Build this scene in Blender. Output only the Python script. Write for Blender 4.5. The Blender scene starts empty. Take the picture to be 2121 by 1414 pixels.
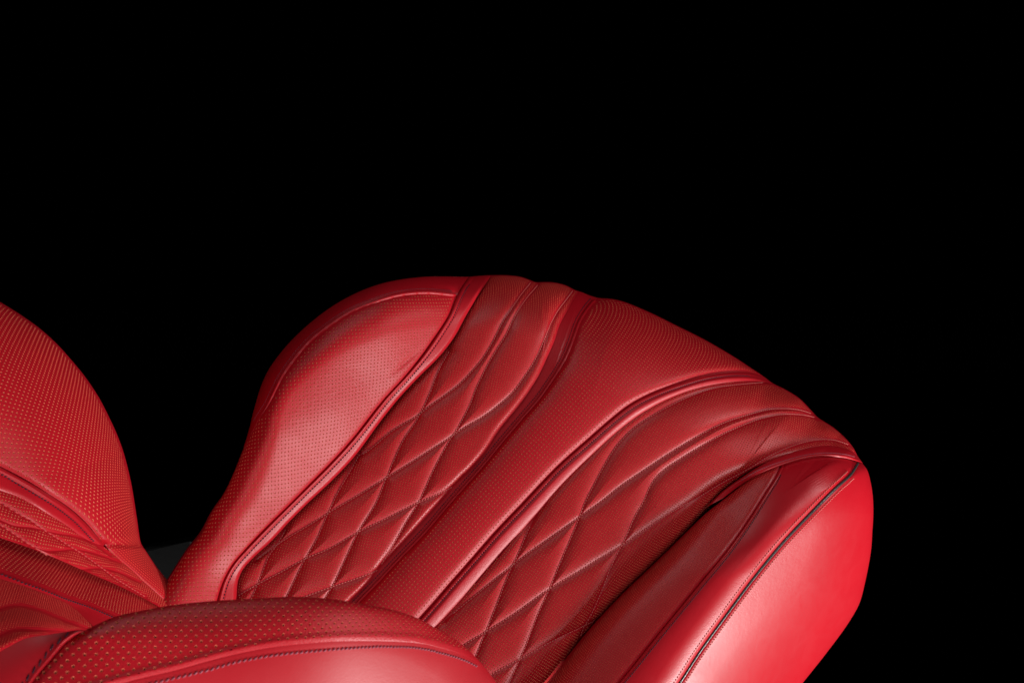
import bpy, math
import numpy as np
from mathutils import Matrix, Vector

# ------------------------------------------------------------------ camera, world, lights
scn = bpy.context.scene
col = scn.collection
FPX, CX, CY = 2356.7, 1060.5, 707.0          # focal length and centre of the view, in units of the photograph
PITCH = math.radians(20)
r0 = Vector((1, 0, 0)); u0 = Vector((0, math.sin(PITCH), math.cos(PITCH)))
xh = (u0 + r0).normalized(); yh = (u0 - r0).normalized(); zh = xh.cross(yh)
CAM_POS = Vector((0.0, -1.0, 1.25))
CAM_M = Matrix.Translation(CAM_POS) @ Matrix((xh, yh, zh)).transposed().to_4x4()
cam_d = bpy.data.cameras.new('camera'); cam = bpy.data.objects.new('camera', cam_d); col.objects.link(cam)
cam_d.sensor_width = 36; cam_d.lens = 40; cam_d.clip_start = 0.02; cam_d.clip_end = 100
cam_d.dof.use_dof = True; cam_d.dof.focus_distance = 0.99; cam_d.dof.aperture_fstop = 30
cam.matrix_world = CAM_M
scn.camera = cam

w = bpy.data.worlds.new('World'); scn.world = w; w.use_nodes = True
w.node_tree.nodes['Background'].inputs[0].default_value = (0, 0, 0, 1)
w.node_tree.nodes['Background'].inputs[1].default_value = 0.0
scn.view_settings.view_transform = 'Standard'; scn.view_settings.look = 'None'
scn.view_settings.exposure = 0.0; scn.view_settings.gamma = 1.0

def cs(x, y, z):                              # from seat-view axes (right, up, away) to the world
    return CAM_M @ Vector((x, y, -z))
def softbox(name, pos, target, sx, sy, power, color=(1, 1, 1)):
    l = bpy.data.lights.new(name, 'AREA'); l.shape = 'RECTANGLE'; l.size = sx; l.size_y = sy
    l.energy = power; l.color = color
    o = bpy.data.objects.new(name, l); col.objects.link(o)
    p = cs(*pos); t = cs(*target); o.location = p
    o.rotation_euler = (t - p).to_track_quat('-Z', 'Y').to_euler()
    return o
softbox('key_softbox', (1.15, -0.90, 0.65), (0.02, -0.02, 1.0), 0.30, 0.30, 23, (1, .97, .96))
softbox('sheen_softbox', (0.02, 0.74, 0.46), (0.12, -0.1, 0.95), 0.45, 0.35, 1.4, (1, .96, .96))
softbox('side_softbox', (1.05, 0.25, 0.60), (0.15, 0.0, 1.0), 0.3, 0.3, 3.2, (1, .96, .95))
softbox('front_softbox', (-0.03, -0.33, 0.20), (-0.10, -0.10, 0.5), 0.22, 0.22, 1.05, (1, .96, .95))

# ------------------------------------------------------------------ curves
def A(*p): return np.array(p, float)
def spline(P, step=3.0):                      # centripetal-ish Catmull-Rom, resampled evenly
    P = np.asarray(P, float)
    n = len(P)
    E = np.vstack([2*P[0]-P[1], P, 2*P[-1]-P[-2]])
    out = []
    for i in range(n-1):
        p0, p1, p2, p3 = E[i], E[i+1], E[i+2], E[i+3]
        t0 = 0; t1 = t0+np.linalg.norm(p1-p0)**.5+1e-6; t2 = t1+np.linalg.norm(p2-p1)**.5+1e-6; t3 = t2+np.linalg.norm(p3-p2)**.5+1e-6
        k = max(2, int(np.linalg.norm(p2-p1)/1.0))
        t = np.linspace(t1, t2, k, endpoint=False)[:, None]
        a1 = (t1-t)/(t1-t0)*p0+(t-t0)/(t1-t0)*p1; a2 = (t2-t)/(t2-t1)*p1+(t-t1)/(t2-t1)*p2; a3 = (t3-t)/(t3-t2)*p2+(t-t2)/(t3-t2)*p3
        b1 = (t2-t)/(t2-t0)*a1+(t-t0)/(t2-t0)*a2; b2 = (t3-t)/(t3-t1)*a2+(t-t1)/(t3-t1)*a3
        out.append((t2-t)/(t2-t1)*b1+(t-t1)/(t2-t1)*b2)
    out.append(P[-1:]); Q = np.vstack(out)
    return resample(Q, max(2, int(arclen(Q)/step)))
def arclen(Q): return np.linalg.norm(np.diff(Q, axis=0), axis=1).sum()
def smooth_line(Q, it=6):
    Q = Q.copy()
    for _ in range(it): Q[1:-1] = .25*Q[:-2]+.5*Q[1:-1]+.25*Q[2:]
    return Q
def cum(Q): return np.concatenate([[0], np.cumsum(np.linalg.norm(np.diff(Q, axis=0), axis=1))])
def at_s(Q, s):                               # points at fractions s of the length
    c = cum(Q); s = np.asarray(s)*c[-1]
    return np.stack([np.interp(s, c, Q[:, k]) for k in range(Q.shape[1])], 1)
def resample(Q, n): return at_s(Q, np.linspace(0, 1, n))
def curve(P, sm=10): return smooth_line(spline(P, 3.0), sm)
def offset(Q, d):                             # d > 0: to the right of travel as seen (y down)
    T = np.gradient(Q, axis=0); T /= np.linalg.norm(T, axis=1)[:, None]+1e-9
    return Q + d*np.stack([-T[:, 1], T[:, 0]], 1)
def nearest(pts, Q, chunk=20000):             # distance, index, closest point
    D = np.empty(len(pts)); I = np.empty(len(pts), int); F = np.empty(len(pts))
    S0, S1 = Q[:-1], Q[1:]; V = S1-S0; L2 = (V**2).sum(1)+1e-12
    coarse = Q
    for s in range(0, len(pts), chunk):
        p = pts[s:s+chunk]
        d = (p[:, None, 0]-coarse[None, :, 0])**2+(p[:, None, 1]-coarse[None, :, 1])**2
        i = d.argmin(1)
        best = np.full(len(p), 1e18); bi = np.zeros(len(p), int); bf = np.zeros(len(p))
        for k in (-1, 0):
            j = np.clip(i+k, 0, len(V)-1)
            t = np.clip(((p-S0[j])*V[j]).sum(1)/L2[j], 0, 1)
            dd = ((S0[j]+t[:, None]*V[j]-p)**2).sum(1)
            m = dd < best; best[m] = dd[m]; bi[m] = j[m]; bf[m] = t[m]
        D[s:s+chunk] = np.sqrt(best); I[s:s+chunk] = bi; F[s:s+chunk] = bf
    return D, I, F
def seamdist(pts, lines):
    d = np.full(len(pts), 1e9)
    for Q in lines:
        d = np.minimum(d, nearest(pts, Q)[0])
    return d

def cut(Q, p, q):                             # piece of Q between the points nearest p and q
    i = ((Q-p)**2).sum(1).argmin(); j = ((Q-q)**2).sum(1).argmin()
    R = Q[min(i, j):max(i, j)+1]
    return R if i <= j else R[::-1]

# ------------------------------------------------------------------ the outline of the seat back
sil_pts = A((230,1385),(300,1278),(351,1199),(389,1140),(417,1104),(440,1058),(465,1019),(493,957),(508,915),(518,880),(525,850),
  (548,780),(579,732),(627,681),(684,636),(740,605),(797,585),(868,574),(920,572.5),(971,573),(995,571),(1018,570),(1049,570),(1077,573),(1098,580),(1110,584.5),
  (1125,584),(1148,585),(1172,591),(1192,601),(1205,605),(1222,612),(1240,617),(1262,618.5),(1289,624),(1346,647),(1403,675),(1459,703),(1516,736),
  (1556,762),(1584,781),(1600,793),(1626,806),(1655,824),(1677,846),(1694,864),(1725,884),(1748,904),(1766,925),(1777,945),(1785,956),(1796,971),(1804,1000),(1808,1029),
  (1809,1063),(1807,1100),(1804,1141),(1792,1205),(1780,1249),(1757,1290),(1710,1354),(1663,1413),(1610,1480),(1560,1545))
SIL = smooth_line(spline(sil_pts, 2.0), 3)
def key_interp(Q, keys):                      # values given at points along Q
    c = cum(Q); ss = [c[((Q-np.array(k[:2]))**2).sum(1).argmin()] for k in keys]
    return np.interp(c, ss, [k[2] for k in keys])
SIL_R = key_interp(SIL, [(300,1278,75),(440,1058,80),(500,930,70),(530,850,60),(740,605,110),(971,573,110),(1100,580,115),(1250,618,190),(1450,700,200),(1600,793,190),(1740,900,170),(1785,956,110),(1809,1063,120),(1663,1413,160)])
SIL_K = key_interp(SIL, [(300,1278,70),(440,1058,75),(500,930,75),(530,850,80),(740,605,130),(971,573,120),(1100,580,120),(1250,618,170),(1450,700,170),(1600,793,170),(1740,900,150),(1785,956,110),(1809,1063,80),(1663,1413,80)])
class Roll:
    def __init__(s, Q, R, K): s.Q, s.R, s.K = Q, R, K
    def __call__(s, pts):
        d, i, f = nearest(pts, s.Q)
        R = s.R[i]*(1-f)+s.R[i+1]*f; K = s.K[i]*(1-f)+s.K[i+1]*f
        u = np.clip(d/R, 0, 1)
        return -K*(1-np.sqrt(np.clip(1-(1-u)**2, 0, 1)))
    def wrap(s, pts, psi):
        d, i, f = nearest(pts, s.Q)
        T = s.Q[i+1]-s.Q[i]; T /= np.linalg.norm(T, axis=1)[:, None]+1e-9
        Nn = np.stack([-T[:, 1], T[:, 0]], 1)    # inward for a clockwise (on screen) outline
        return pts+Nn*(s.R[i]*(1-math.cos(psi)))[:, None], -(s.K[i]*math.sin(psi))
BACK = Roll(SIL, SIL_R, SIL_K)

def backD(x, y):                              # distance of the seat back from the viewer: it leans away upwards
    v = ((x-1060)-(y-950))/1.414
    return 0.985+0.00012*v

# ------------------------------------------------------------------ materials
def new_mat(name):
    m = bpy.data.materials.new(name); m.use_nodes = True
    nt = m.node_tree; return m, nt, nt.nodes['Principled BSDF']
RED = (0.55, 0.006, 0.016, 1)
def leather(name, color=RED, rough=0.40, perf=False, dot=0.19, grain=1.0, spec=0.5, wrinkle=0.0, dotcol=(0.85, 0.20, 0.10, 1)):
    m, nt, b = new_mat(name); N = nt.nodes; L = nt.links
    def math_(op, a, c=None, clamp=False):
        n = N.new('ShaderNodeMath'); n.operation = op; n.use_clamp = clamp
        for k, v in enumerate((a, c)):
            if v is None: continue
            if isinstance(v, (int, float)): n.inputs[k].default_value = v
            else: L.new(v, n.inputs[k])
        return n.outputs[0]
    tc = N.new('ShaderNodeTexCoord')
    big = N.new('ShaderNodeTexNoise'); big.inputs['Scale'].default_value = 14; big.inputs['Detail'].default_value = 4
    L.new(tc.outputs['Object'], big.inputs['Vector'])
    hs = N.new('ShaderNodeMix'); hs.data_type = 'RGBA'
    hs.inputs[6].default_value = [c*0.86 for c in color[:3]]+[1]; hs.inputs[7].default_value = color
    L.new(big.outputs[0], hs.inputs[0])
    basecol = hs.outputs[2]
    # pebbled grain and soft creases
    v = N.new('ShaderNodeTexVoronoi'); v.inputs['Scale'].default_value = 1100
    L.new(tc.outputs['Object'], v.inputs['Vector'])
    n2 = N.new('ShaderNodeTexNoise'); n2.inputs['Scale'].default_value = 260; n2.inputs['Detail'].default_value = 5
    L.new(tc.outputs['Object'], n2.inputs['Vector'])
    n3 = N.new('ShaderNodeTexNoise'); n3.inputs['Scale'].default_value = 45; n3.inputs['Detail'].default_value = 6; n3.inputs['Distortion'].default_value = 1.2
    L.new(tc.outputs['Object'], n3.inputs['Vector'])
    h = math_('ADD', math_('MULTIPLY', v.outputs[0], 0.5), math_('ADD', math_('MULTIPLY', n2.outputs[0], 0.7), math_('MULTIPLY', n3.outputs[0], 0.9+wrinkle)))
    ro = math_('ADD', math_('MULTIPLY', n3.outputs[0], 0.10), rough-0.05)
    nrm = None
    if perf:
        uv = N.new('ShaderNodeUVMap'); uv.uv_map = 'perf'
        fr = N.new('ShaderNodeVectorMath'); fr.operation = 'FRACTION'; L.new(uv.outputs[0], fr.inputs[0])
        sb = N.new('ShaderNodeVectorMath'); sb.operation = 'SUBTRACT'; L.new(fr.outputs[0], sb.inputs[0]); sb.inputs[1].default_value = (.5, .5, 0)
        sx = N.new('ShaderNodeSeparateXYZ'); L.new(sb.outputs[0], sx.inputs[0])
        cx = N.new('ShaderNodeCombineXYZ'); L.new(sx.outputs[0], cx.inputs[0]); L.new(sx.outputs[1], cx.inputs[1])
        ln = N.new('ShaderNodeVectorMath'); ln.operation = 'LENGTH'; L.new(cx.outputs[0], ln.inputs[0])
        r = ln.outputs['Value']
        at = N.new('ShaderNodeAttribute'); at.attribute_name = 'perf_mask'
        gate = math_('GREATER_THAN', at.outputs['Fac'], 0.5)
        hole = math_('MULTIPLY', gate, math_('LESS_THAN', r, dot))
        tr = N.new('ShaderNodeBsdfTransparent'); mxs = N.new('ShaderNodeMixShader')
        L.new(hole, mxs.inputs[0]); L.new(b.outputs[0], mxs.inputs[1]); L.new(tr.outputs[0], mxs.inputs[2])
        L.new(mxs.outputs[0], N['Material Output'].inputs['Surface'])
        b.inputs['Specular IOR Level'].default_value = spec
    else:
        b.inputs['Specular IOR Level'].default_value = spec
    bp = N.new('ShaderNodeBump'); bp.inputs['Strength'].default_value = 0.35*grain; bp.inputs['Distance'].default_value = 0.0006
    L.new(h, bp.inputs['Height'])
    if nrm is not None: L.new(nrm, bp.inputs['Normal'])
    L.new(bp.outputs[0], b.inputs['Normal'])
    L.new(basecol, b.inputs['Base Color']); L.new(ro, b.inputs['Roughness'])
    return m
def plain(name, color, rough=0.6, spec=0.3):
    m, nt, b = new_mat(name); N = nt.nodes; L = nt.links
    tc = N.new('ShaderNodeTexCoord'); n = N.new('ShaderNodeTexNoise'); n.inputs['Scale'].default_value = 900; L.new(tc.outputs['Object'], n.inputs['Vector'])
    mx = N.new('ShaderNodeMix'); mx.data_type = 'RGBA'; mx.inputs[6].default_value = [c*.6 for c in color]+[1]; mx.inputs[7].default_value = list(color)+[1]
    L.new(n.outputs[0], mx.inputs[0]); L.new(mx.outputs[2], b.inputs['Base Color'])
    b.inputs['Roughness'].default_value = rough; b.inputs['Specular IOR Level'].default_value = spec
    return m
M_SMOOTH = leather('red smooth leather', rough=0.42, spec=0.4, grain=.7)
M_GLOSS = leather('red glossy leather', rough=0.37, wrinkle=0.0, grain=0.45, spec=.38)
M_NEAR = leather('red soft leather', rough=0.42, grain=0.15)
M_PERF = leather('red perforated leather', rough=0.44, perf=True, dot=0.205, spec=.32, grain=.8)
M_PERF_FINE = leather('red quilted perforated leather', rough=0.42, perf=True, dot=0.25, grain=0.35, spec=.4)
M_PERF_SIDE = leather('red side perforated leather', rough=0.42, perf=True, dot=0.235, grain=0.6)
M_HOLE = plain('cut leather edge', (0.95, 0.24, 0.14), 0.9, 0.0)
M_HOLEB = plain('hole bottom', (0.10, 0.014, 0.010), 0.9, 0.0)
DOT = {M_PERF.name: .205, M_PERF_FINE.name: .25, M_PERF_SIDE.name: .235}
M_THREAD_DARK = plain('dark thread', (0.035, 0.012, 0.03))
M_THREAD_PINK = plain('mauve thread', (0.50, 0.12, 0.17))
M_THREAD_RED = plain('light red thread', (0.95, 0.26, 0.23))
M_THREAD_DIM = plain('red thread', (0.75, 0.10, 0.09))
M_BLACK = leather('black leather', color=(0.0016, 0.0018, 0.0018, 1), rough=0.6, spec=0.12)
M_GREY = plain('grey piping', (0.06, 0.055, 0.055), 0.28, 0.8)

# ------------------------------------------------------------------ mesh building
def empty(name):
    o = bpy.data.objects.new(name, None); col.objects.link(o); return o
def link(name, verts_cam, faces, mat, parent, smooth=True):
    v = np.asarray(verts_cam)
    R = np.array(CAM_M.to_3x3()); t = np.array(CAM_M.translation)
    wv = v@R.T+t-np.array(ROOT_POS)
    me = bpy.data.meshes.new(name); me.from_pydata(wv.tolist(), [], faces); me.update()
    if smooth: me.polygons.foreach_set('use_smooth', np.ones(len(me.polygons), bool))
    me.materials.append(mat)
    o = bpy.data.objects.new(name, me); col.objects.link(o); o.parent = parent
    return o
def to_cam(xy, d):
    return np.stack([(xy[..., 0]-CX)/FPX*d, -(xy[..., 1]-CY)/FPX*d, -d], -1)
ROOT_POS = CAM_M @ Vector((-0.12, -0.42, -0.95))
ROOT_POS = Vector((ROOT_POS.x, ROOT_POS.y, ROOT_POS.z))

def ease(n, lo, hi):
    s = np.linspace(0, 1, n)
    if lo and hi: return (1-np.cos(s*math.pi))/2
    if hi: return np.sin(s*math.pi/2)
    if lo: return 1-np.cos(s*math.pi/2)
    return s
CUP_D = 1.35
def cups(grid, uv, F, dot):                     # a tapered cup under each hole of the perforation
    P = grid.reshape(-1, 3); U = uv.reshape(-1, 2)
    n_t, n_a = grid.shape[:2]
    p0 = P[F[:, 0]]; u00 = U[F[:, 0]]; u1 = U[F[:, 1]]; u3 = U[F[:, 3]]; u2 = U[F[:, 2]]
    lo = np.minimum(np.minimum(u00, u1), np.minimum(u2, u3)); hi = np.maximum(np.maximum(u00, u1), np.maximum(u2, u3))
    ct = np.ceil(lo-.5)+.5
    k = np.nonzero((ct < hi).all(1) & ((hi-lo) < 1).all(1) & ((hi-lo) > 1e-5).any(1))[0]
    out_p, out_u, out_v = [], [], []
    for (i0, i1, i2) in ((0, 1, 2), (0, 2, 3)):
        A0, A1, A2 = U[F[k, i0]], U[F[k, i1]], U[F[k, i2]]; Q0, Q1, Q2 = P[F[k, i0]], P[F[k, i1]], P[F[k, i2]]
        e1 = A1-A0; e2 = A2-A0; det = e1[:, 0]*e2[:, 1]-e1[:, 1]*e2[:, 0]; det = np.where(np.abs(det) < 1e-9, 1e-9, det)
        c = ct[k]-A0
        a = (c[:, 0]*e2[:, 1]-c[:, 1]*e2[:, 0])/det; b_ = (e1[:, 0]*c[:, 1]-e1[:, 1]*c[:, 0])/det
        m = (a >= -1e-4) & (b_ >= -1e-4) & (a+b_ <= 1.0001)
        E1 = Q1-Q0; E2 = Q2-Q0
        Tu = (E1*e2[:, 1:2]-E2*e1[:, 1:2])/det[:, None]; Tv = (-E1*e2[:, 0:1]+E2*e1[:, 0:1])/det[:, None]
        out_p.append((Q0+E1*a[:, None]+E2*b_[:, None])[m]); out_u.append(Tu[m]); out_v.append(Tv[m])
    p = np.concatenate(out_p); Tu = np.concatenate(out_u); Tv = np.concatenate(out_v)
    Nn = np.cross(Tu, Tv); Nn /= np.linalg.norm(Nn, axis=1)[:, None]+1e-12
    Nn = np.where((Nn*p).sum(1)[:, None] > 0, -Nn, Nn)
    kf = -(Nn*p).sum(1)/np.linalg.norm(p, axis=1) > 0.15; p = p[kf]; Tu = Tu[kf]; Tv = Tv[kf]; Nn = Nn[kf]
    un = 1/FPX
    th = np.arange(8)*math.pi/4
    V = []
    for (r, dep) in ((dot*1.12, 0.05), (dot*0.72, CUP_D*.75), (dot*0.45, CUP_D)):
        V.append(p[:, None]+Tu[:, None]*(r*np.cos(th))[None, :, None]+Tv[:, None]*(r*np.sin(th))[None, :, None]-Nn[:, None]*dep*un)
    V = np.concatenate(V, 1); n = len(p)                    # n x 24 x 3
    base = (np.arange(n)*24)[:, None, None]
    i = np.arange(8); j = (i+1) % 8
    w1 = np.stack([i, j, j+8, i+8], 1); w2 = w1+8
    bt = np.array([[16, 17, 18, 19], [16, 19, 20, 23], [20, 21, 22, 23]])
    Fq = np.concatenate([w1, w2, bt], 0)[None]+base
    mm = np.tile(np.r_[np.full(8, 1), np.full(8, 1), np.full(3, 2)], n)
    return V.reshape(-1, 3), Fq.reshape(-1, 4), mm
def patch(name, Lr, Rr, na, nt, hfun, mat, parent, B=None, T=None, depth=backD, roll=BACK, sa=(0, 0), st=(0, 1),
          wrapT=False, wrapL=False, wrapR=False, perf=None, mask=None, solid=0.0):
    a = ease(na, *sa); t = ease(nt, *st)
    L = at_s(Lr, t); R = at_s(Rr, t)
    Bc = at_s(B, a) if B is not None else L[0]+(R[0]-L[0])*a[:, None]
    Tc = at_s(T, a) if T is not None else L[-1]+(R[-1]-L[-1])*a[:, None]
    Bc = Bc+(1-a[:, None])*(L[0]-Bc[0])+a[:, None]*(R[0]-Bc[-1])
    a_, t_ = a[None, :, None], t[:, None, None]
    G = (1-a_)*L[:, None]+a_*R[:, None]+(1-t_)*Bc[None]+t_*Tc[None]-((1-a_)*(1-t_)*L[0]+a_*(1-t_)*R[0]+(1-a_)*t_*L[-1]+a_*t_*R[-1])
    pts = G.reshape(-1, 2)
    wd = np.linalg.norm(R-L, axis=1)[:, None]
    dl = (a[None]*wd).ravel(); dr = ((1-a)[None]*wd).ravel()
    aa = np.broadcast_to(a[None], (nt, na)).ravel(); tt = np.broadcast_to(t[:, None], (nt, na)).ravel()
    h = hfun(dict(a=aa, t=tt, p=pts, dl=dl, dr=dr))
    rh = roll(pts) if roll is not None else 0
    D0 = depth(pts[:, 0], pts[:, 1])
    d = D0-(h+rh)*D0/FPX
    grid = to_cam(pts, d).reshape(nt, na, 3)
    gu = np.gradient(grid, axis=1); gv = np.gradient(grid, axis=0); gn = np.cross(gu, gv); gn /= np.linalg.norm(gn, axis=2)[..., None]+1e-15
    facing = np.abs((gn*grid).sum(2))/np.linalg.norm(grid, axis=2)
    # lay the leather flat for the perforation pattern
    uv = None
    if perf:
        sp, ang = perf
        P = grid*FPX; q = P[..., :2]*np.array([1, 1.0])
        U = np.zeros((nt, na, 2)); c = na//2
        q = pts.reshape(nt, na, 2); dq = np.diff(q[:, c], axis=0); dP = np.linalg.norm(np.diff(P[:, c], axis=0), axis=1)
        U[1:, c] = np.cumsum(dq/(np.linalg.norm(dq, axis=1)[:, None]+1e-9)*dP[:, None], 0)
        dq = np.diff(q, axis=1); dP = np.linalg.norm(np.diff(P, axis=1), axis=2)
        stp = dq/(np.linalg.norm(dq, axis=2)[..., None]+1e-9)*dP[..., None]
        U[:, c+1:] = U[:, c:c+1]+np.cumsum(stp[:, c:], 1)
        U[:, :c] = U[:, c:c+1]-np.cumsum(stp[:, :c][:, ::-1], 1)[:, ::-1]
        ca, sa_ = math.cos(math.radians(ang)), math.sin(math.radians(ang))
        uv = np.stack([U[..., 0]*ca+U[..., 1]*sa_, -U[..., 0]*sa_+U[..., 1]*ca], -1)/sp+50.0
    mk = np.ones((nt, na)) if mask is None else mask(dict(a=aa, t=tt, p=pts, dl=dl, dr=dr)).reshape(nt, na)
    mk = mk*(facing > 0.17)
    NW = 7
    def wrapped(P2, dd0, psi):
        xy, hh = roll.wrap(P2, psi); return to_cam(xy, dd0-hh*dd0/FPX)
    G2 = pts.reshape(nt, na, 2); dg = d.reshape(nt, na)
    if wrapL or wrapR:
        ex = []
        for k in range(1, NW):
            psi = math.radians(14*k)
            e = wrapped(G2[:, 0] if wrapL else G2[:, -1], dg[:, 0] if wrapL else dg[:, -1], psi); ex.append(e)
        ex = np.stack(ex, 1)
        if wrapL:
            grid = np.concatenate([ex[:, ::-1], grid], 1)
            if uv is not None: uv = np.concatenate([np.repeat(uv[:, :1], NW-1, 1), uv], 1)
            mk = np.concatenate([np.zeros((nt, NW-1)), mk], 1)
            g0 = NW-1
        else:
            grid = np.concatenate([grid, ex], 1)
            if uv is not None: uv = np.concatenate([uv, np.repeat(uv[:, -1:], NW-1, 1)], 1)
            mk = np.concatenate([mk, np.zeros((nt, NW-1))], 1)
    if wrapT:
        ex = np.stack([wrapped(G2[-1], dg[-1], math.radians(14*k)) for k in range(1, NW)], 0)
        if grid.shape[1] != na:
            padn = grid.shape[1]-na
            ex = np.concatenate([np.repeat(ex[:, :1], padn, 1), ex], 1) if wrapL else np.concatenate([ex, np.repeat(ex[:, -1:], padn, 1)], 1)
        grid = np.concatenate([grid, ex], 0)
        if uv is not None:
            uv = np.concatenate([uv, np.repeat(uv[-1:], NW-1, 0)], 0)
        mk = np.concatenate([mk, np.zeros((NW-1, mk.shape[1]))], 0)
    n_t, n_a = grid.shape[:2]
    idx = np.arange(n_t*n_a).reshape(n_t, n_a)
    F = np.stack([idx[:-1, :-1], idx[:-1, 1:], idx[1:, 1:], idx[1:, :-1]], -1).reshape(-1, 4)
    # make the faces look at the viewer
    c0 = grid[n_t//3, n_a//2]; e1 = grid[n_t//3, n_a//2+1]-c0; e2 = grid[n_t//3+1, n_a//2]-c0
    if np.dot(np.cross(e1, e2), -c0) < 0: F = F[:, ::-1]
    GV = grid.reshape(-1, 3); nF = len(F); nV = len(GV); FL = F.tolist(); cupmat = []
    if uv is not None:
        CV, CF, cupmat = cups(grid, uv, F[mk.ravel()[F].max(1) > 0], DOT[mat.name])
        GV = np.concatenate([GV, CV]); FL = FL+(CF+nV).tolist()
    o = link(name, GV, FL, mat, parent)
    me = o.data
    if uv is not None:
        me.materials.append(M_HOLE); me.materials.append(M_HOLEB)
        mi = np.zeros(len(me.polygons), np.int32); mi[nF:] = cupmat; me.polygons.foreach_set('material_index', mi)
        uv = np.concatenate([uv.reshape(-1, 2), np.zeros((len(GV)-nV, 2))]); mk = np.concatenate([mk.ravel(), np.zeros(len(GV)-nV)])
    if uv is not None:
        ul = me.uv_layers.new(name='perf'); li = np.empty(len(me.loops), int); me.loops.foreach_get('vertex_index', li)
        ul.data.foreach_set('uv', uv.reshape(-1, 2)[li].astype(np.float32).ravel())
        at = me.attributes.new('perf_mask', 'FLOAT', 'POINT'); at.data.foreach_set('value', mk.ravel().astype(np.float32))
    o['_'] = 1; del o['_']
    SURF[o.name] = (pts[::1], d)
    return o
SURF = {}
def depth_on(o, xy):
    P, d = SURF[o.name]; out = np.empty(len(xy))
    for s in range(0, len(xy), 200):
        q = xy[s:s+200]; D2 = (q[:, None, 0]-P[None, :, 0])**2+(q[:, None, 1]-P[None, :, 1])**2
        k = np.argpartition(D2, 3, axis=1)[:, :3]
        wgt = 1/(np.take_along_axis(D2, k, 1)+.05); out[s:s+200] = (d[k]*wgt).sum(1)/wgt.sum(1)
    return out

def tube(name, Q, d, rad, mat, parent, seg=10, lift=0.0):    # Q outline line, d depth along it, rad in picture units
    P = to_cam(Q, d-lift*d/FPX)
    T = np.gradient(P, axis=0); T /= np.linalg.norm(T, axis=1)[:, None]
    V = -P/np.linalg.norm(P, axis=1)[:, None]
    S = np.cross(T, V); S /= np.linalg.norm(S, axis=1)[:, None]; W = np.cross(S, T)
    r = (rad*np.ones(len(Q))*d/FPX)[:, None]
    rings = [P+S*r*math.cos(2*math.pi*k/seg)+W*r*math.sin(2*math.pi*k/seg) for k in range(seg)]
    v = np.stack(rings, 1); n = len(Q)
    idx = np.arange(n*seg).reshape(n, seg); nx = np.roll(idx, -1, 1)
    F = np.stack([idx[:-1], nx[:-1], nx[1:], idx[1:]], -1).reshape(-1, 4).tolist()
    F += [idx[0].tolist()[::-1], idx[-1].tolist()]
    return link(name, v.reshape(-1, 3), F, mat, parent)

def stitches(surf, lines, mat, parent, gap=6.2, length=4.2, rad=0.85, lift=0.6, slant=0.0, name='stitching', wob=0.25, clear=True):
    V = []; F = []; rng = np.random.RandomState(5)
    for Q in lines:
        Q = np.asarray(Q); GP = SURF[surf.name][0]
        near = np.concatenate([np.sqrt(((q[:, None]-GP[None])**2).sum(-1).min(1)) for q in np.array_split(Q, max(1, len(Q)//100))])
        Q = Q[near < 2.0]
        if clear and len(Q): Q = Q[nearest(Q, SIL)[0] > 4.5]
        if len(Q) < 6: continue
        dep = depth_on(surf, Q)
        P = to_cam(Q, dep)*FPX
        c = cum(P); n = int(c[-1]/gap)
        for k in range(n):
            s0 = (k+.5)*gap; s = np.array([s0-length/2, s0, s0+length/2])
            p = np.stack([np.interp(s, c, P[:, j]) for j in range(3)], 1)
            t = p[2]-p[0]; t /= np.linalg.norm(t)+1e-9
            vw = -p[1]/np.linalg.norm(p[1]); sd = np.cross(t, vw); sd /= np.linalg.norm(sd)+1e-9; up = np.cross(sd, t)
            if np.dot(up, vw) < 0: up = -up
            j = rng.randn()*wob
            p[0] += sd*(slant*length/2+j*.4); p[2] -= sd*(slant*length/2-j*.4)
            p = p+up*lift
            prof = [(-.5, .35, -.5), (-.3, .95, 0.0), (0, 1.05, .35), (.3, .95, 0.0), (.5, .35, -.5)]
            base = len(V)
            for (u, rr, lf) in prof:
                cpt = p[0]+(p[2]-p[0])*(u+.5)+up*lf*rad
                for m in range(6):
                    an = m*math.pi/3
                    V.append(cpt+rad*rr*(sd*math.cos(an)+up*math.sin(an)))
            for i in range(4):
                for m in range(6):
                    F.append([base+i*6+m, base+i*6+(m+1) % 6, base+(i+1)*6+(m+1) % 6, base+(i+1)*6+m])
            F.append([base+m for m in range(6)][::-1]); F.append([base+24+m for m in range(6)])
    return link(name, np.array(V)/FPX, F, mat, parent)

def edge(dist, E, wdt): return -E*np.exp(-(dist/wdt)**1.3)
def sst(x, a, b):
    u = np.clip((x-a)/(b-a), 0, 1); return u*u*(3-2*u)

# ------------------------------------------------------------------ seat
seat = empty('car_seat'); seat.location = ROOT_POS
seat['label'] = 'red perforated leather car seat with diamond quilting and raised side bolsters against black'
seat['category'] = 'car seat'

# seams of the seat back, each from the bottom upwards
R1 = curve([(506,926),(520,899),(537,865),(551,845),(565,817),(582,783),(605,749),(641,707),(684,673),(726,646),(769,628),(825,611),(882,606),(941,611),(947,611)])
R2 = curve([(420,1330),(440,1285),(452,1239),(457,1220),(466,1197),(482,1169),(507,1140),(547,1098),(592,1053),(635,1010),(683,962),(734,906),(797,826),(839,780),(876,735),(905,693),(930,653),(941,625),(953,599),(971,573)])
R3 = curve([(470,1320),(484,1275),(490,1234),(492,1205),(502,1180),(527,1152),(561,1121),(598,1081),(640,1039),(683,999),(734,945),(789,871),(825,826),(868,780),(910,738),(941,698),(964,656),(989,614),(1005,590),(1018,570)])
R4 = curve([(640,1340),(690,1284),(725,1244),(753,1217),(796,1166),(852,1104),(909,1041),(951,996),(1004,936),(1035,888),(1063,854),(1091,817),(1117,775),(1134,738),(1148,707),(1159,673),(1176,642),(1192,614),(1200,604)])
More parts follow.
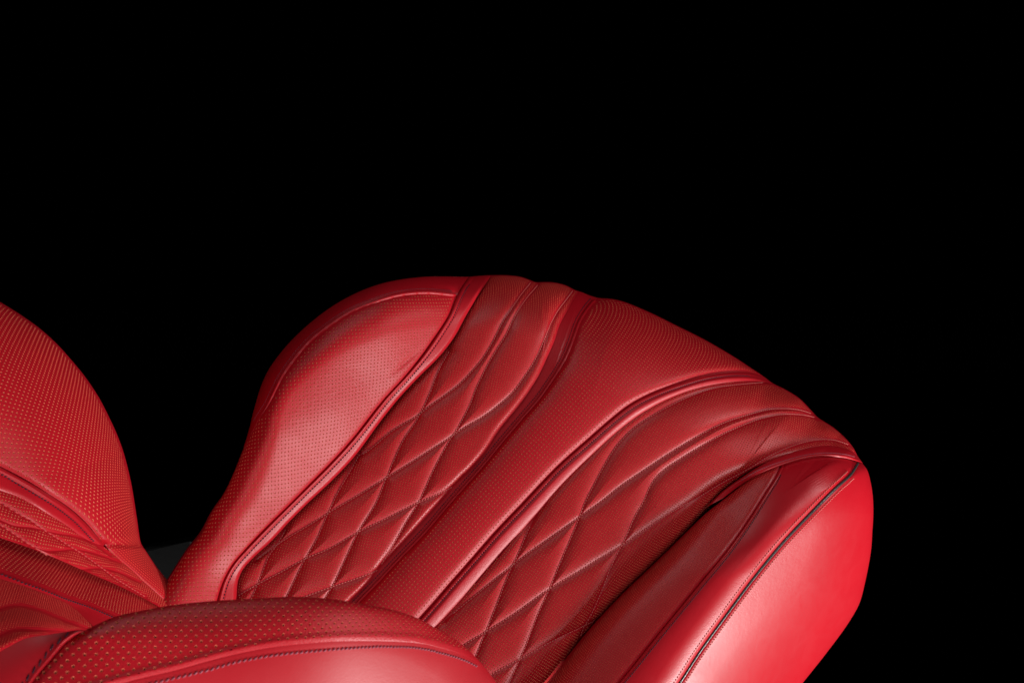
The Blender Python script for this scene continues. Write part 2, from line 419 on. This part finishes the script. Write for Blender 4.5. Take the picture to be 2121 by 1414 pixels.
R5 = curve([(660,1341),(705,1292),(745,1246),(782,1208),(824,1163),(881,1104),(937,1039),(1000,968),(1026,936),(1049,908),(1083,868),(1117,829),(1145,789),(1171,747),(1188,707),(1202,667),(1222,636),(1240,617)])
R6 = curve([(800,1362),(850,1305),(900,1249),(936,1207),(973,1165),(1027,1103),(1082,1045),(1154,969),(1190,936),(1219,911),(1261,874),(1304,840),(1346,817),(1403,795),(1459,778),(1513,770),(1555,771),(1575,777),(1590,785)])
R7 = curve([(830,1390),(870,1342),(911,1296),(954,1249),(1009,1187),(1063,1125),(1118,1063),(1172,1002),(1227,945),(1275,899),(1318,865),(1374,831),(1431,807),(1487,794),(1550,788),(1580,790),(1603,794)])
R8 = curve([(1050,1500),(1090,1455),(1136,1409),(1209,1314),(1282,1234),(1354,1165),(1427,1093),(1465,1052),(1499,1019),(1536,993),(1570,971),(1598,956),(1626,945),(1669,932),(1717,925),(1753,930),(1768,938),(1777,945)])
T2 = curve([(1500,1030),(1536,1003),(1570,983),(1600,970),(1632,960),(1669,950),(1711,945.5),(1753,949),(1770,954),(1786,959)])
S0 = curve([(1050,1510),(1088,1462),(1136,1409),(1209,1316),(1282,1236),(1354,1167),(1427,1096),(1465,1060),(1500,1033),(1536,1003)])
S1 = curve([(1180,1530),(1230,1474),(1300,1392),(1344,1337),(1402,1266),(1452,1205),(1505,1141),(1549,1079),(1581,1028),(1604,991),(1615,966)])
PP = curve([(1330,1520),(1360,1478),(1408,1413),(1446,1354),(1505,1272),(1564,1193),(1622,1123),(1681,1061),(1734,1008),(1762,983),(1777,959)])

backrest = link('backrest', to_cam(np.vstack([[(1000.0, 1000.0)], (SIL[::8]-[1000,1000])*0.90+[1000,1000]]), np.full(len(SIL[::8])+1, 1.13)),
    [[0, i, i+1] for i in range(1, len(SIL[::8]))], M_BLACK, seat)
backrest['label'] = 'rear shell closing the seat back'

# --- left bolster
cutS = lambda p, q: cut(SIL, np.array(p), np.array(q))
sil_low = cutS((230,1385), (533,838))
left_rail = np.vstack([cutS((230,1385), (500,932)), R1[2:]])
left_rail = resample(smooth_line(left_rail, 12), 400)
def lbH(p): return 122*np.sin(np.clip(nearest(p, R2)[0]/230, 0, 1)*math.pi/2)
def h_lbol(c):
    a = c['a']; t = c['t']
    tip = sst(c['p'][:, 1], 600, 760)
    prof = lbH(c['p'])
    n = 1.2*np.sin(c['p'][:, 0]*.035+c['p'][:, 1]*.021)*np.sin(c['p'][:, 1]*.03-c['p'][:, 0]*.012)
    fold = -2.2*np.exp(-((c['p'][:, 0]-845)*.64+(c['p'][:, 1]-745)*.77)**2/30)*np.exp(-((c['p'][:, 0]-845)**2+(c['p'][:, 1]-745)**2)/1600)
    up = sst(c['p'][:, 1], 925, 860)
    return 20+prof+n+fold+edge(c['dr'], 5, 4)+up*edge(c['dl'], 3, 4)
def m_lbol(c):
    m = sst(c['dr'], 5, 6)
    up = (c['p'][:, 1] < 860)
    return np.where(up, m*sst(c['dl'], 7, 8), m)
lb = patch('bolster_panel', left_rail, R2[:-14], 190, 420, h_lbol, M_PERF, seat, st=(0, 0), sa=(1, 0), perf=(7.45, -4), mask=m_lbol)
lb['label'] = 'perforated left side bolster of the seat back'
R1top = np.vstack([R1])
def h_lout(c):
    return 20+lbH(c['p'])+edge(c['dr'], 5, 6)
lo_sil = cutS((502,926), (968,573))
lo = patch('bolster_facing', lo_sil, R1, 60, 260, h_lout, M_SMOOTH, seat, sa=(1, 0), st=(0, 0), wrapL=True, T=cut(R2, np.array((971,573)), np.array((947,611))))
lo['label'] = 'smooth outer leather edge of the left bolster'
pq = R1
tube('piping', pq[:-2], depth_on(lb, pq)[:-2], 3.6*sst(np.arange(len(pq)-2.0), 0, 45)+.2, M_SMOOTH, lo, lift=2.5)
stitches(lo, [offset(R1, -8)[6:-4]], M_THREAD_PINK, lo, gap=5, length=3.2, rad=.6)
sq = offset(cutS((270,1320), (465,1019)), -0.5)
tube('piping', sq, 1.0+0*sq[:, 0]+.018, 3.6*sst(np.arange(len(sq))[::-1]*1.0, 0, 60)+.2, M_SMOOTH, lb)
# --- left smooth strip
def h_lstrip(c):
    ridge = 1.8*np.exp(-((c['dl']-6)/4)**2)
    return 20-16*c['a']+ridge+edge(c['dl'], 5, 2)+edge(c['dr'], 12, 3.5)-.8*np.exp(-((c['dl']-13)/1.8)**2)
ls = patch('trim_strip', R2, R3, 46, 420, h_lstrip, M_SMOOTH, seat, T=cutS((971,573), (1018,570)), wrapT=True)
stitches(ls, [offset(R2, 10.5)[10:-3]], M_THREAD_DARK, ls, gap=6, length=4.2, rad=.85)

# --- left quilted band
LQ = [curve(p, 4) for p in [
 [(1103,578),(1100,584),(1079,610),(1058,642),(1041,667),(1020,708),(998,744),(977,769),(952,795),(914,824),(892,839),(862,862),(811,893),(768,929),(745,944)],
 [(1120,578),(1115,588),(1095,612),(1077,637),(1061,665),(1049,691),(1032,718),(1013,750),(998,779),(984,808),(973,838),(948,885),(929,915),(899,970),(867,1039),(841,1081),(807,1140),(785,1176)],
 [(1193,590),(1189,598),(1173,620),(1156,642),(1143,665),(1130,695),(1116,729),(1100,758),(1081,786),(1062,812),(1037,835),(1000,863),(963,884),(931,906),(874,943),(802,988),(739,1027),(686,1058),(640,1087),(590,1117),(553,1143),(530,1160)],
 [(930,728),(916,752),(903,780),(892,810),(878,840),(860,875),(836,910),(802,985),(779,1041),(742,1101),(714,1160),(691,1208),(672,1240),(640,1290)],
 [(745,940),(725,976),(700,1019),(680,1061),(655,1118),(632,1157),(615,1191),(593,1236),(560,1290)],
 [(592,1095),(575,1126),(558,1149),(541,1191),(522,1236),(500,1280)],
 [(960,990),(940,1006),(909,1022),(864,1041),(796,1075),(742,1101),(683,1135),(635,1155),(584,1183),(536,1208),(490,1235)],
 [(800,1170),(782,1180),(739,1197),(689,1214),(629,1236),(560,1265)]]]
def puff(p, lines, Amp, wd):
    d = seamdist(p, lines)
    return Amp*(1-np.exp(-(d/wd)**1.0)), d
def h_lq(c):
    q, d = puff(c['p'], LQ, 8, 10)
    return -20+q+edge(c['dl'], 12, 12)+edge(c['dr'], 11, 6)+4*np.sin(math.pi*c['a'])
def m_q(lines, w0=3.4):
    return lambda c: sst(seamdist(c['p'], lines), w0, w0+1)*sst(c['dr'], 3, 4)
lq = patch('quilted_panel', offset(R3, -4), R4, 230, 620, h_lq, M_PERF_FINE, seat, T=cutS((1014,570), (1200,604)), wrapT=True, perf=(5.15, 12), mask=m_q(LQ))
lq['label'] = 'diamond quilted panel beside the left bolster'
def inside_line(Q, La, Ra):                     # keep the run of Q that lies between two rails
    dA, iA, fA = nearest(Q, La); dB, iB, fB = nearest(Q, Ra)
    def side(P, L, i):
        T = L[i+1]-L[i]; v = P-L[i]; return T[:, 0]*v[:, 1]-T[:, 1]*v[:, 0]
    k = (side(Q, La, iA) > 0) & (side(Q, Ra, iB) < 0) & (dA > 2) & (dB > 2)
    return Q[k]
LQs = [q for q in (inside_line(Q, R3, R4) for Q in LQ) if len(q) > 6]
stitches(lq, LQs, M_THREAD_RED, lq, gap=6.0, length=4.2, rad=.85, lift=.9)

# --- dark recessed strip with piping
def h_dstrip(c): return -31+3*c['a']+edge(c['dr'], 3, 3)
ds = patch('trim_strip', offset(R4, -6), R5, 34, 420, h_dstrip, M_SMOOTH, seat, T=cutS((1194,601), (1240,617)), wrapT=True)
stitches(ds, [offset(R5, -11)[10:-4]], M_THREAD_DARK, ds, gap=5.4, length=3.6, rad=.85)
R5v = R5[:-3]
tube('piping', offset(R5v, -2.0), depth_on(ds, R5v), 2.8, M_SMOOTH, ds, lift=5.5)

# --- centre panel
def h_ctr(c):
    wdt = c['dl']+c['dr']
    return -20+11*(1-np.exp(-c['dl']/16))+edge(c['dl'], 5, 6)+edge(c['dr'], 11, 12)+6*np.sin(math.pi*c['a'])
ce = patch('centre_panel', R5, R6, 240, 460, h_ctr, M_PERF, seat, T=cutS((1240,617), (1590,785)), wrapT=True, perf=(7.6, 40), mask=lambda c: sst(c['dl'], 7, 8)*sst(c['dr'], 8, 9))
# --- right strip
def h_rstrip(c):
    g = c['dl']
    return -13+sst(g, 9, 14)-11*np.clip((g-14)/24, 0, 1)**1.3+edge(g, 4, 1.5)+edge(c['dr'], 7, 5)-1.2*np.exp(-((g-8)/1.8)**2)
rs = patch('trim_strip', R6, R7, 50, 460, h_rstrip, M_SMOOTH, seat, T=cutS((1590,785), (1603,794)), wrapT=True)
stitches(rs, [offset(R6, 8)[10:-12]], M_THREAD_DARK, rs, gap=5.2, length=3.6, rad=.8)

# --- right quilted band
RQ = [curve(p, 4) for p in [
 [(1610,793),(1583,792),(1530,796),(1477,804),(1424,823),(1371,849),(1318,882),(1293,905),(1272,930),(1248,970),(1230,1004),(1212,1039),(1200,1070),(1187,1103),(1170,1142),(1151,1187),(1136,1223),(1114,1271),(1089,1336),(1074,1369),(1050,1425)],
 [(1690,860),(1654,848),(1601,847),(1548,859),(1495,877),(1442,905),(1389,937),(1336,972),(1283,1008),(1248,1036),(1200,1070),(1154,1103),(1082,1154),(1058,1173),(1009,1212),(955,1256),(920,1285)],
 [(1700,869),(1672,860),(1619,858),(1566,870),(1513,891),(1460,919),(1407,951),(1371,976),(1350,1000),(1332,1039),(1315,1068),(1297,1110),(1278,1147),(1262,1181),(1249,1216),(1227,1267),(1209,1300),(1190,1351)],
 [(1762,922),(1728,911),(1690,911),(1654,919),(1601,940),(1548,972),(1495,1000),(1442,1032),(1389,1061),(1336,1096),(1284,1131),(1230,1163),(1198,1183),(1136,1220),(1064,1271),(1013,1303),(965,1332),(930,1355)],
 [(1290,1250),(1256,1271),(1209,1296),(1154,1322),(1074,1365),(1020,1394),(980,1420)],
 [(1120,1050),(1096,1093),(1078,1136),(1060,1173),(1045,1209),(1027,1256),(1009,1300),(987,1354),(970,1400)]]]
def h_rq(c):
    q, d = puff(c['p'], RQ, 8, 10.5)
    return -24+q+edge(c['dl'], 6, 6)-62*np.exp(-(c['dr']/23)**1.4)*sst(c['p'][:, 1], 930, 1040)+5*np.sin(math.pi*c['a'])+edge(c['dr'], 8, 6)
Lr = offset(R7, -4)
rq = patch('quilted_panel', Lr, offset(R8, 5), 270, 620, h_rq, M_PERF_FINE, seat, T=cutS((1600,793), (1779,948)), wrapT=True, perf=(5.7, 32), mask=m_q(RQ))
rq['label'] = 'diamond quilted panel beside the right bolster'
RQs = [q for q in (inside_line(Q, R7, R8) for Q in RQ) if len(q) > 6]
stitches(rq, RQs, M_THREAD_RED, rq, gap=6.2, length=4.4, rad=.85, lift=.9)

# --- strip over the head of the right bolster
R8t = cut(R8, np.array((1465,1052)), np.array((1777,945)))
def h_top(c): return -44+36*sst(c['t'], 0, .4)+edge(c['dl'], 10, 4)+edge(c['dr'], 9, 4)+8*c['a']+2*np.exp(-((c['dr']-4)/3)**2)
ts = patch('head_strip', offset(R8t, -3), T2, 26, 200, h_top, M_SMOOTH, seat, T=cutS((1776,943), (1786,959)), wrapT=True)
stitches(ts, [offset(T2, -8)[16:-3]], M_THREAD_PINK, ts, gap=5.4, length=4, rad=.75)

# --- right bolster
def bolh(u):                                      # height over the bolster, u runs 0..1 from crease to piping
    return 0+46*np.sin(u/.75*math.pi/2)
T3a = cut(T2, np.array((1536,1003)), np.array((1615,966))); T3b = cut(T2, np.array((1615,966)), np.array((1777,957)))
def tuck(p, h):                                  # the bolster sinks under the head strip
    d = nearest(p, T2)[0]; k = .12+.88*sst(d, -60, 170)**1.0
    return -22+(h+22)*k-8*np.exp(-(d/9)**1.2)
def h_b1(c): return tuck(c['p'], bolh(c['a']*.5)-60*np.exp(-(c['dl']/17)**1.2))+edge(c['dr'], 6, 5)
b1 = patch('bolster_panel', S0, S1, 110, 400, h_b1, M_PERF_SIDE, seat, T=T3a, st=(0, 0), sa=(1, 0), perf=(4.7, 30), mask=lambda c: sst(c['dl'], 6, 7)*sst(c['dr'], 6, 7))
b1['label'] = 'finely perforated inner panel of the right bolster'
def h_b2(c): return tuck(c['p'], bolh(.5+c['a']*.5)-12*np.clip(1-c['dr']/60, 0, 1)**2)+edge(c['dl'], 4, 3)+edge(c['dr'], 7, 5)-1.5*np.exp(-((c['dl']-9)/2)**2)
b2 = patch('bolster_facing', S1, PP, 130, 400, h_b2, M_GLOSS, seat, T=T3b, st=(0, 0))
b2['label'] = 'smooth glossy panel along the right bolster'
def h_b3(c): return tuck(c['p'], 28-.62*c['dl']-.0016*c['dl']**2)+edge(c['dl'], 7, 5)
b3sil = cutS((1560,1545), (1786,957))
b3 = patch('bolster_side', PP, b3sil, 150, 400, h_b3, M_GLOSS, seat, T=cut(T2, np.array((1777,957)), np.array((1786,959))), st=(0, 0), sa=(0, 1), wrapR=True)
b3['label'] = 'smooth glossy outer side of the right bolster'
stitches(b2, [offset(S1, 9)[4:-4]], M_THREAD_DARK, b2, gap=5.2, length=4, rad=1.0, slant=.3)
stitches(b2, [offset(PP, -10)[4:-9]], M_THREAD_RED, b2, gap=6.2, length=4.2, rad=1.0, slant=.35, lift=.8)
stitches(b3, [offset(PP, 10)[4:-9]], M_THREAD_RED, b3, gap=6.2, length=4.2, rad=1.0, slant=-.35, lift=.8)
tube('piping', PP, depth_on(b2, PP), 2.6, M_GREY, b2, lift=2.5)

# ------------------------------------------------------------------ cushion
def field(pts):                                    # smooth distance field through given depths
    P = np.array([p[:2] for p in pts], float)/500; z = 1/np.array([p[2] for p in pts])
    n = len(P)
    def U(r2): return np.where(r2 > 0, r2*np.log(np.maximum(r2, 1e-12)), 0)
    K = U(((P[:, None]-P[None])**2).sum(-1))+np.eye(n)*.01
    Q = np.c_[np.ones(n), P]; Mx = np.block([[K, Q], [Q.T, np.zeros((3, 3))]])
    s = np.linalg.solve(Mx, np.r_[z, 0, 0, 0])
    def f(x, y):
        X = np.stack([x, y], 1)/500
        r = U(((X[:, None]-P[None])**2).sum(-1))
        return 1/(r@s[:n]+s[n]+X@s[n+1:])
    return f
D_FAR = field([(0,625,.76),(119,713,.79),(226,863,.82),(293,1126,.85),(0,961,.72),(102,1023,.745),(214,1123,.80),(392,1249,.90),(350,1255,.87)])
D_MID = field([(0,965,.72),(102,1023,.745),(214,1123,.80),(0,1018,.71),(100,1149,.72),(0,1113,.685),(0,1180,.665),(140,1236,.71),(241,1275,.76),(350,1255,.87),(0,1349,.58),(90,1316,.62),(176,1303,.69),(160,1262,.71)])
D_NEAR = field([(176,1305,.455),(392,1249,.48),(725,1244,.52),(1001,1377,.59),(70,1414,.44),(300,1402,.46),(696,1328,.51),(991,1374,.585),(1029,1414,.59),(500,1500,.475),(0,1414,.435),(0,1349,.44),(900,1500,.55),(93,1316,.45)])
FSIL = smooth_line(spline(A((-90,575),(0,625),(51,657),(85,682),(119,713),(147,744),(175,778),(204,821),(226,863),(243,900),(257,939),(272,1000),(284,1073),(293,1126),(302,1140),(322,1170),(348,1202),(369,1223),(392,1249),(415,1275)), 2), 4)
FAR = Roll(FSIL, key_interp(FSIL, [(0,625,230),(257,939,200),(293,1126,90),(392,1249,60)]), key_interp(FSIL, [(0,625,200),(257,939,170),(293,1126,70),(392,1249,45)]))
FS = curve([(-90,925),(-40,945),(0,965),(34,982),(68,1001),(102,1023),(136,1045),(161,1065),(187,1091),(204,1113),(217,1127)])
FE = curve([(-90,985),(-40,1003),(0,1018),(34,1030),(68,1048),(102,1069),(136,1089),(161,1106),(187,1121),(214,1130)])
def h_c1(c): return edge(c['dl'], 9, 8)+14*np.sin(math.pi*np.clip(c['a'], 0, 1))-7*sst(c['t'], .965, 1)
c1 = patch('cushion_bolster', FS, cut(FSIL, np.array((-90,575)), np.array((293,1127))), 190, 330, h_c1, M_PERF, seat, depth=D_FAR, roll=FAR, st=(0, 0), sa=(0, 1), wrapR=True, perf=(7.45, 18), mask=lambda c: sst(c['dl'], 5, 6), T=curve([(217,1127),(240,1127),(268,1129),(293,1127)]))
c1['label'] = 'perforated far bolster of the seat cushion'
FT = curve([(217,1127),(234,1149),(256,1168),(278,1187),(300,1208),(322,1228),(345,1250),(372,1278)])
def h_c2(c): return -7+8*np.sin(math.pi*np.clip(c['a'], 0, 1))+edge(c['dl'], 5, 5)-6*sst(c['t'], .06, 0)
c2 = patch('cushion_bolster_end', FT, cut(FSIL, np.array((293,1127)), np.array((415,1275))), 70, 120, h_c2, M_PERF, seat, depth=D_FAR, roll=FAR, st=(0, 0), sa=(0, 1), wrapR=True, perf=(7.0, 38), B=curve([(217,1127),(240,1127),(268,1129),(293,1127)]))
def h_c3(c): return -2-10*c['a']*0+edge(c['dr'], 9, 3)+4*np.exp(-((c['dr']-7)/4)**2)+edge(c['dl'], 10, 6)-1.5*np.exp(-((c['dr']-16)/2)**2)
c3 = patch('cushion_strip', FE, FS, 50, 200, h_c3, M_SMOOTH, seat, depth=D_MID, roll=None, st=(0, 0))
stitches(c3, [curve([(-60,955),(0,980),(34,1001),(68,1021),(102,1041),(136,1065),(161,1086),(178,1104),(197,1123)])], M_THREAD_DARK, c3, gap=6.3, length=4.6, rad=1.0, slant=.35)
# far quilted band of the cushion
CB = curve([(-90,1078),(0,1113),(50,1130),(100,1149),(176,1182),(249,1214),(322,1252),(350,1270)])
CU = np.vstack([FE[:-3], curve([(220,1140),(236,1153),(258,1170),(280,1189),(302,1210),(324,1230),(350,1256)])]); CU = resample(smooth_line(CU, 8), 250)
CQ = [curve(p, 4) for p in [
 [(-90,1040),(0,1086),(20,1099),(51,1120),(68,1131),(95,1148),(130,1170)],
 [(-60,1010),(0,1040),(48,1069),(61,1075),(76,1086),(93,1098),(125,1118),(156,1137),(183,1155),(212,1176),(238,1196),(270,1216),(302,1236)],
 [(0,1076),(30,1088),(68,1092),(93,1098),(119,1104),(153,1109),(190,1122),(230,1150)],
 [(60,1128),(100,1140),(156,1137),(200,1146),(250,1165)],
 [(120,1170),(160,1178),(212,1176),(250,1186),(290,1205)]]]
def h_c4(c):
    q, d = puff(c['p'], CQ, 9, 9); return -12+q+edge(c['dl'], 6, 6)+edge(c['dr'], 4, 5)
c4 = patch('cushion_quilting', offset(CU, -4), CB, 130, 330, h_c4, M_PERF_FINE, seat, depth=D_MID, roll=None, st=(0, 0), perf=(5.9, 15), mask=m_q(CQ, 3))
c4['label'] = 'far quilted band of the seat cushion'
stitches(c4, [CQ[0], CQ[1]], M_THREAD_DIM, c4, gap=10, length=7.4, rad=.9, lift=.5)
# middle band
CC = curve([(-90,1148),(0,1182),(51,1202),(93,1217),(140,1236),(187,1252),(241,1275),(300,1300)])
def h_c5(c): return -4-85*(1-c['a'])**1.25*(1-.6*sst(c['t'], .5, .95))+edge(c['dr'], 4, 5)
c5 = patch('cushion_middle', offset(CB, -3), CC, 90, 260, h_c5, M_PERF, seat, depth=D_MID, roll=None, st=(0, 0), perf=(7.5, 30), mask=lambda c: sst(c['dr'], 5, 6))
CD = curve([(-90,1180),(0,1200),(78,1224),(124,1243),(156,1262),(187,1290),(205,1310)])
def h_c6(c): return -4-14*c['a']+edge(c['dl'], 5, 4)
c6 = patch('cushion_strip', CC, CD, 30, 200, h_c6, M_SMOOTH, seat, depth=D_MID, roll=None, st=(0, 0))
stitches(c6, [offset(CC, 5)[4:-6]], M_THREAD_DARK, c6, gap=6.5, length=4.6, rad=1.1, slant=.4)
CL = curve([(-90,1402),(-40,1374),(0,1349),(31,1332),(54,1321),(93,1315),(132,1309),(171,1304),(200,1316)])
NQ = [curve(p, 4) for p in [[(-90,1300),(0,1262),(35,1253),(80,1262),(130,1282),(180,1300)],
      [(-90,1375),(0,1316),(40,1302),(75,1303),(130,1305)]]]
def h_c7(c):
    q, d = puff(c['p'], NQ, 13, 15); return -24+q+edge(c['dl'], 5, 6)+edge(c['dr'], 12, 8)
c7 = patch('cushion_quilting', offset(CD, -3), CL, 140, 200, h_c7, M_PERF_FINE, seat, depth=D_MID, roll=None, st=(0, 0), perf=(5.2, 15), mask=m_q(NQ, 4))
c7['label'] = 'near quilted band of the seat cushion'
# near bolster of the cushion
NS = curve([(176,1304),(156,1316),(132,1338),(109,1366),(87,1391),(70,1414),(40,1460),(20,1500)])
NSIL = smooth_line(spline(A((150,1318),(176,1305),(205,1290),(243,1275),(293,1264),(340,1255),(392,1248),(468,1242),(541,1238),(600,1235),(640,1236),(680,1239),(723,1245),(755,1251),(812,1262),(869,1281),(906,1302),(944,1324),(972,1347),(1001,1377),(1029,1414),(1060,1460),(1080,1510)), 2), 4)
NEAR = Roll(NSIL, key_interp(NSIL, [(176,1305,20),(243,1275,60),(392,1249,90),(725,1244,100),(906,1302,90),(1029,1414,80)]), key_interp(NSIL, [(176,1305,20),(243,1275,30),(392,1249,34),(725,1244,36),(906,1302,40),(1029,1414,45)]))
def h_c8(c): return -8+6*np.sin(math.pi*c['a'])+edge(c['dr'], 5, 4)+4*np.exp(-((c['dr']-9)/6)**2)
c8 = patch('cushion_facing', np.vstack([CL[::-1][6:], ])[:], NS, 80, 160, h_c8, M_NEAR, seat, depth=D_NEAR, roll=None, st=(0, 0), T=curve([(-90,1402),(-60,1450),(-30,1490),(20,1500)]))
stitches(c8, [curve([(145,1309),(121,1328),(100,1348),(87,1366),(67,1391),(51,1410),(30,1440)])], M_THREAD_DARK, c8, gap=8.2, length=6.4, rad=.75, slant=.3)
NC = curve([(40,1460),(90,1453),(150,1441),(230,1420),(300,1402),(357,1389),(432,1368),(489,1354),(564,1340),(639,1332),(696,1328),(755,1327),(812,1328),(869,1332),(925,1345),(963,1358),(990,1374)])
def h_c9(c): return 0+edge(c['dr'], 1.6, 2.5)+3*np.exp(-((c['dr']-14)/9)**2)+edge(c['dl']*0+nearest(c['p'], NS)[0], 6, 8)
nsil_t = cut(NSIL, np.array((176,1305)), np.array((994,1370)))
c9 = patch('cushion_bolster', nsil_t, NC, 150, 420, h_c9, M_PERF, seat, depth=D_NEAR, roll=NEAR, st=(0, 0), sa=(1, 0), wrapL=True, B=cut(NS, np.array((176,1304)), np.array((40,1460))), perf=(7.1, 45), mask=lambda c: sst(c['dr'], 13, 14))
c9['label'] = 'perforated near bolster of the seat cushion'
def h_c10(c): return -1+edge(c['dl'], .5, 1.5)+0.3*np.exp(-((c['dl']-8)/6)**2)-50*c['a']**1.3
c10 = patch('cushion_side', NC, curve([(60,1600),(300,1590),(600,1580),(900,1560),(1080,1510)]), 110, 420, h_c10, M_NEAR, seat, depth=D_NEAR, roll=NEAR, st=(0, 0), T=cut(NSIL, np.array((993,1370)), np.array((1080,1510))))
c10['label'] = 'smooth outer side of the near cushion bolster'
stitches(c10, [curve([(230,1437),(280,1424),(324,1413),(375,1401),(432,1387),(489,1371),(564,1357),(639,1349),(696,1344),(755,1340),(812,1339),(869,1342),(925,1355),(963,1367),(991,1381)])], M_THREAD_PINK, c10, gap=5.6, length=4.2, rad=1.0, slant=.4)
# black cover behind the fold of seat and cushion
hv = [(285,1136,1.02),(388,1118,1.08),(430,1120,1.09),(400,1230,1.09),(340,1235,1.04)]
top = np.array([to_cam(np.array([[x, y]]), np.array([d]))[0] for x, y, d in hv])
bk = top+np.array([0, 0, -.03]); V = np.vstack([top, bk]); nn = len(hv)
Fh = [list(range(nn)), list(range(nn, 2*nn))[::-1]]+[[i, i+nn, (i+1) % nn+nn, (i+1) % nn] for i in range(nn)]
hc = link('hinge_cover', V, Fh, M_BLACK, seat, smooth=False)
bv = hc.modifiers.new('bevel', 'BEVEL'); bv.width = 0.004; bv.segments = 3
